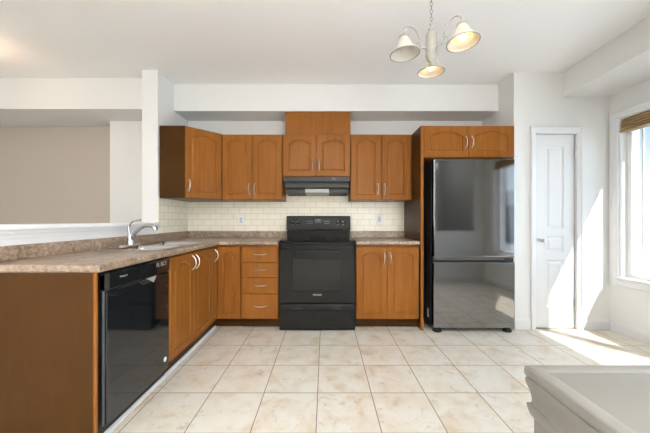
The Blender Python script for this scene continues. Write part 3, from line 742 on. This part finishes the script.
# ------------------------------------------------------------------ refrigerator
t = thing('refrigerator', 'dark stainless bottom-freezer refrigerator with glossy doors', 'refrigerator', (1.48, 3.1, 0))
GX0, GX1 = 1.080, 1.886
obj('body', BX(GX0, GX1, 2.868, 3.42, 0.035, 1.715), M['blackmatte'], t, bevel=0.004)
def fr_door(name, z0, z1):
    return obj(name, BX(GX0-0.002, GX1+0.002, 2.798, 2.862, z0, z1), [M['slate']], t, bevel=0.010, seg=3)
u = fr_door('upper_door', 0.752, 1.728); l = fr_door('freezer_door', 0.045, 0.700)
obj('handle_recess', BX(GX0+0.002, GX1-0.002, 2.822, 2.868, 0.698, 0.754), M['charcoal'], t)
obj('handle_lip', BX(GX0+0.01, GX1-0.01, 2.803, 2.84, 0.722, 0.752), M['dimgrey'], u, bevel=0.004)
obj('handle_end', BX(GX1-0.10, GX1-0.04, 2.797, 2.82, 0.700, 0.745), M['blackmatte'], u, bevel=0.004)
obj('hinge_cover', BX(GX1-0.12, GX1-0.01, 2.805, 2.92, 1.7285, 1.748), M['blackmatte'], t, bevel=0.006)
obj('label_sticker', BX(GX0-0.0012, GX0, 2.935, 2.980, 0.105, 0.195), M['white'], t)
for sx in (GX0+0.045, GX1-0.055):
    bm = NB(); lathe(bm, [(0.036, 0), (0.042, 0.006), (0.042, 0.020), (0.030, 0.026), (0.030, 0.04)], (sx, 2.838, 0), 20, caps=True); obj('foot', bm, M['blackmatte'], t, smooth=True)
for sx in (GX0+0.06, GX1-0.06):
    bm = NB(); lathe(bm, [(0.03, 0), (0.03, 0.04)], (sx, 3.35, 0), 16, caps=True); obj('foot', bm, M['blackmatte'], t)

# ------------------------------------------------------------------ outlets
def outlet(x, z, label):
    t = thing('wall_outlet', label, 'outlet', (x, YB-0.008, z))
    Mo = frame_at((x, YB-0.008, z), (1, 0, 0), (0, -1, 0))
    obj('cover_plate', box(NB(), -0.036, 0.036, -0.058, 0.058, 0, 0.006, Mo), M['white'], t, bevel=0.003)
    obj('socket_insert', box(NB(), -0.017, 0.017, -0.034, 0.034, 0.005, 0.0075, Mo), mat('socket_grey', (0.55, 0.56, 0.58), 0.4), t, bevel=0.001)
    for sy in (-0.018, 0.018):
        for sx in (-0.006, 0.006): obj('slot', box(NB(), sx-0.001, sx+0.001, sy-0.004, sy+0.004, 0.007, 0.0079, Mo), M['grey'], t)
outlet(-1.030, 1.118, 'white outlet on the tile above the drawer cabinet')
outlet(0.667, 1.128, 'white outlet on the tile above the right base cabinet')

# ------------------------------------------------------------------ bamboo blind
t = thing('woven_blind', 'raised woven bamboo roman blind at the top of bay window', 'blind', (2.975, 1.9, 2.06))
obj('headrail', BX(2.945, 2.995, WY0+0.012, WY1-0.012, 2.085, 2.116), M['bamboo'], t)
for k in range(5):
    z0 = 1.985 + 0.025*k; dx = 0.004*(4-k)
    bm = NB(); prism(bm, [(2.944-dx, z0+0.002), (2.934-dx, z0), (2.927-dx, z0+0.005), (2.927-dx, z0+0.013), (2.936-dx, z0+0.020), (2.950-dx, z0+0.024), (3.0, z0+0.024), (3.004, z0+0.004)], 'y', WY0+0.010+0.001*k, WY1-0.010-0.001*k)
    obj('fold', bm, M['bamboo'], t)

# ------------------------------------------------------------------ chandelier
CX, CY = 0.679, 1.800
t = thing('chandelier', 'cream three arm chandelier with bell shades two of them lit', 'chandelier', (CX, CY, ZC))
bm = NB(); lathe(bm, [(0, 0), (0.062, 0), (0.062, -0.008), (0.045, -0.022), (0.012, -0.03), (0, -0.032)], (CX, CY, ZC), 28); obj('canopy', bm, M['ivory'], t, smooth=True)
bm = NB(); z = ZC-0.028; k = 0
while z > 2.385:
    a = PI/2*(k % 2); ring = []
    for q in range(13):
        th = 2*PI*q/12; ring.append((CX+0.007*math.cos(th)*math.cos(a), CY+0.007*math.cos(th)*math.sin(a), z-0.013+0.015*math.sin(th)))
    tube(bm, ring, 0.0018, 6); z -= 0.024; k += 1
obj('chain', bm, M['aged'], t, smooth=True)
bm = NB(); lathe(bm, [(0, 2.378), (0.008, 2.376), (0.010, 2.366), (0.006, 2.358), (0.016, 2.350), (0.020, 2.338), (0.016, 2.328), (0.020, 2.318), (0.033, 2.308), (0.035, 2.290), (0.034, 2.185), (0.037, 2.180), (0.037, 2.168), (0.033, 2.162), (0.026, 2.138), (0.012, 2.124), (0.014, 2.116), (0.006, 2.104), (0, 2.102)], (CX, CY, 0), 28)
obj('body', bm, M['ivory'], t, smooth=True)
angles = [(math.atan2(-0.136, 0.118), True, -0.06), (math.atan2(-0.032, -0.177), False, 0.06), (math.atan2(0.169, 0.06), True, -0.05)]
R = 0.189; RZ = 2.170
for ang, lit, lean in angles:
    dx, dy = math.cos(ang), math.sin(ang)
    def A(r, z): return (CX+dx*r, CY+dy*r, z)
    bm = NB()
    tube(bm, bez([A(0.030, 2.212), A(0.060, 2.212), A(0.078, 2.235), A(0.083, 2.275), A(0.105, 2.318), A(0.145, 2.338), A(0.178, 2.322), A(0.189, 2.288)], 8), 0.0042, 8)
    tube(bm, bez([A(0.050, 2.212), A(0.082, 2.205), A(0.102, 2.215), A(0.104, 2.235), A(0.092, 2.243), A(0.084, 2.236), A(0.088, 2.228)], 6), 0.0034, 8)
    arm = obj('arm', bm, M['ivory'], t, smooth=True)
    c = A(R, 0); tilt = Matrix.Rotation(lean, 4, Vector((-dy, dx, 0)).normalized())
    piv = Vector((c[0], c[1], 2.285)); T = Matrix.Translation(piv) @ tilt
    def put(name, prof, m, par, seg=32):
        bm = NB(); lathe(bm, prof, (0, 0, 0), seg); bmesh.ops.transform(bm, matrix=T, verts=bm.verts)
        return obj(name, bm, M[m], par, smooth=True)
    put('socket_cap', [(0, 0.008), (0.010, 0.006), (0.022, -0.004), (0.030, -0.016), (0.031, -0.026), (0.026, -0.028), (0, -0.028)], 'ivory', arm)
    out = [(0.027, -0.024), (0.032, -0.032), (0.040, -0.048), (0.050, -0.066), (0.060, -0.080), (0.072, -0.090), (0.083, -0.096), (0.087, -0.100), (0.0885, -0.108)]
    inn = [(max(0.01, r-0.004), h-0.002) for r, h in reversed(out)]
    out = [(r, -0.024+(h+0.024)*1.2) for r, h in out]; inn = [(r, -0.024+(h+0.024)*1.2) for r, h in inn]
    sd = put('shade', out+inn, 'shade', arm)
    put('rim', [(out[-1][0]+0.001+0.0028*math.cos(q*PI/4), out[-1][1]-0.001+0.0028*math.sin(q*PI/4)) for q in range(9)], 'aged', arm)
    if lit: put('bulb', [(0, -0.030), (0.013, -0.032), (0.015, -0.048), (0.027, -0.066), (0.031, -0.082), (0.028, -0.098), (0.016, -0.110), (0, -0.113)], 'bulb_on', arm, 20)
    else: put('empty_socket', [(0, -0.03), (0.014, -0.03), (0.014, -0.052), (0.010, -0.053), (0, -0.046)], 'ivory', arm, 16)
    if not lit:
        tag(arm, 'arm with the unlit grey shade')

# ------------------------------------------------------------------ cream console table at lower right
t = thing('console_table', 'cream moulded table corner in the foreground beside the tile floor', 'table', (1.0, 0.3, 0))
TX0, TX1, TY0, TY1, TZ = 0.551, 1.45, -0.25, 0.781, 0.72
def loop_prof(bm, prof, cap_top=True, cap_bot=True):
    """stacked rectangles: prof = (inset, z)"""
    prev = None
    for ins, z in prof:
        r = [bm.verts.new(p) for p in ((TX0+ins, TY0+ins, z), (TX1-ins, TY0+ins, z), (TX1-ins, TY1-ins, z), (TX0+ins, TY1-ins, z))]
        if prev:
            for k in range(4): bm.faces.new((prev[k], prev[(k+1) % 4], r[(k+1) % 4], r[k]))
        elif cap_top: bm.faces.new(r)
        prev = r
    if cap_bot: bm.faces.new(prev[::-1])
    return bm
top = [(0.043, TZ-0.001), (0.0405, TZ-0.0025), (0.0385, TZ-0.003), (0.0365, TZ-0.0025), (0.033, TZ-0.0006), (0.030, TZ), (0.006, TZ), (0.003, TZ-0.0015), (0.001, TZ-0.005), (0.0, TZ-0.011), (0.0, TZ-0.019), (0.0012, TZ-0.025), (0.003, TZ-0.028), (0.006, TZ-0.029)]
obj('tabletop', loop_prof(NB(), top), M['cream'], t, smooth=True)
ap = [(0.006, TZ-0.029), (0.0035, TZ-0.031), (0.002, TZ-0.035), (0.002, TZ-0.042), (0.004, TZ-0.050), (0.008, TZ-0.062), (0.011, TZ-0.074), (0.0125, TZ-0.086), (0.0125, TZ-0.094), (0.010, TZ-0.099), (0.005, TZ-0.101), (0.004, TZ-0.104), (0.005, TZ-0.112), (0.008, TZ-0.124), (0.011, TZ-0.132), (0.015, TZ-0.137), (0.016, TZ-0.141), (0.016, TZ-0.20), (0.020, TZ-0.205), (0.03, TZ-0.208)]
obj('apron', loop_prof(NB(), ap), M['cream'], t, smooth=True)
for sx in (TX0+0.075, TX1-0.075):
    for sy in (TY0+0.075, TY1-0.075):
        bm = NB(); prev = None
        for hw, z in ((0.040, TZ-0.212), (0.040, TZ-0.26), (0.034, TZ-0.27), (0.036, TZ-0.28), (0.024, 0.06), (0.030, 0.05), (0.030, 0.0)):
            r = [bm.verts.new((sx+a*hw, sy+b*hw, z)) for a, b in ((-1, -1), (1, -1), (1, 1), (-1, 1))]
            if prev:
                for k in range(4): bm.faces.new((prev[k], prev[(k+1) % 4], r[(k+1) % 4], r[k]))
            else: bm.faces.new(r)
            prev = r
        bm.faces.new(prev[::-1]); obj('leg', bm, M['cream'], t)
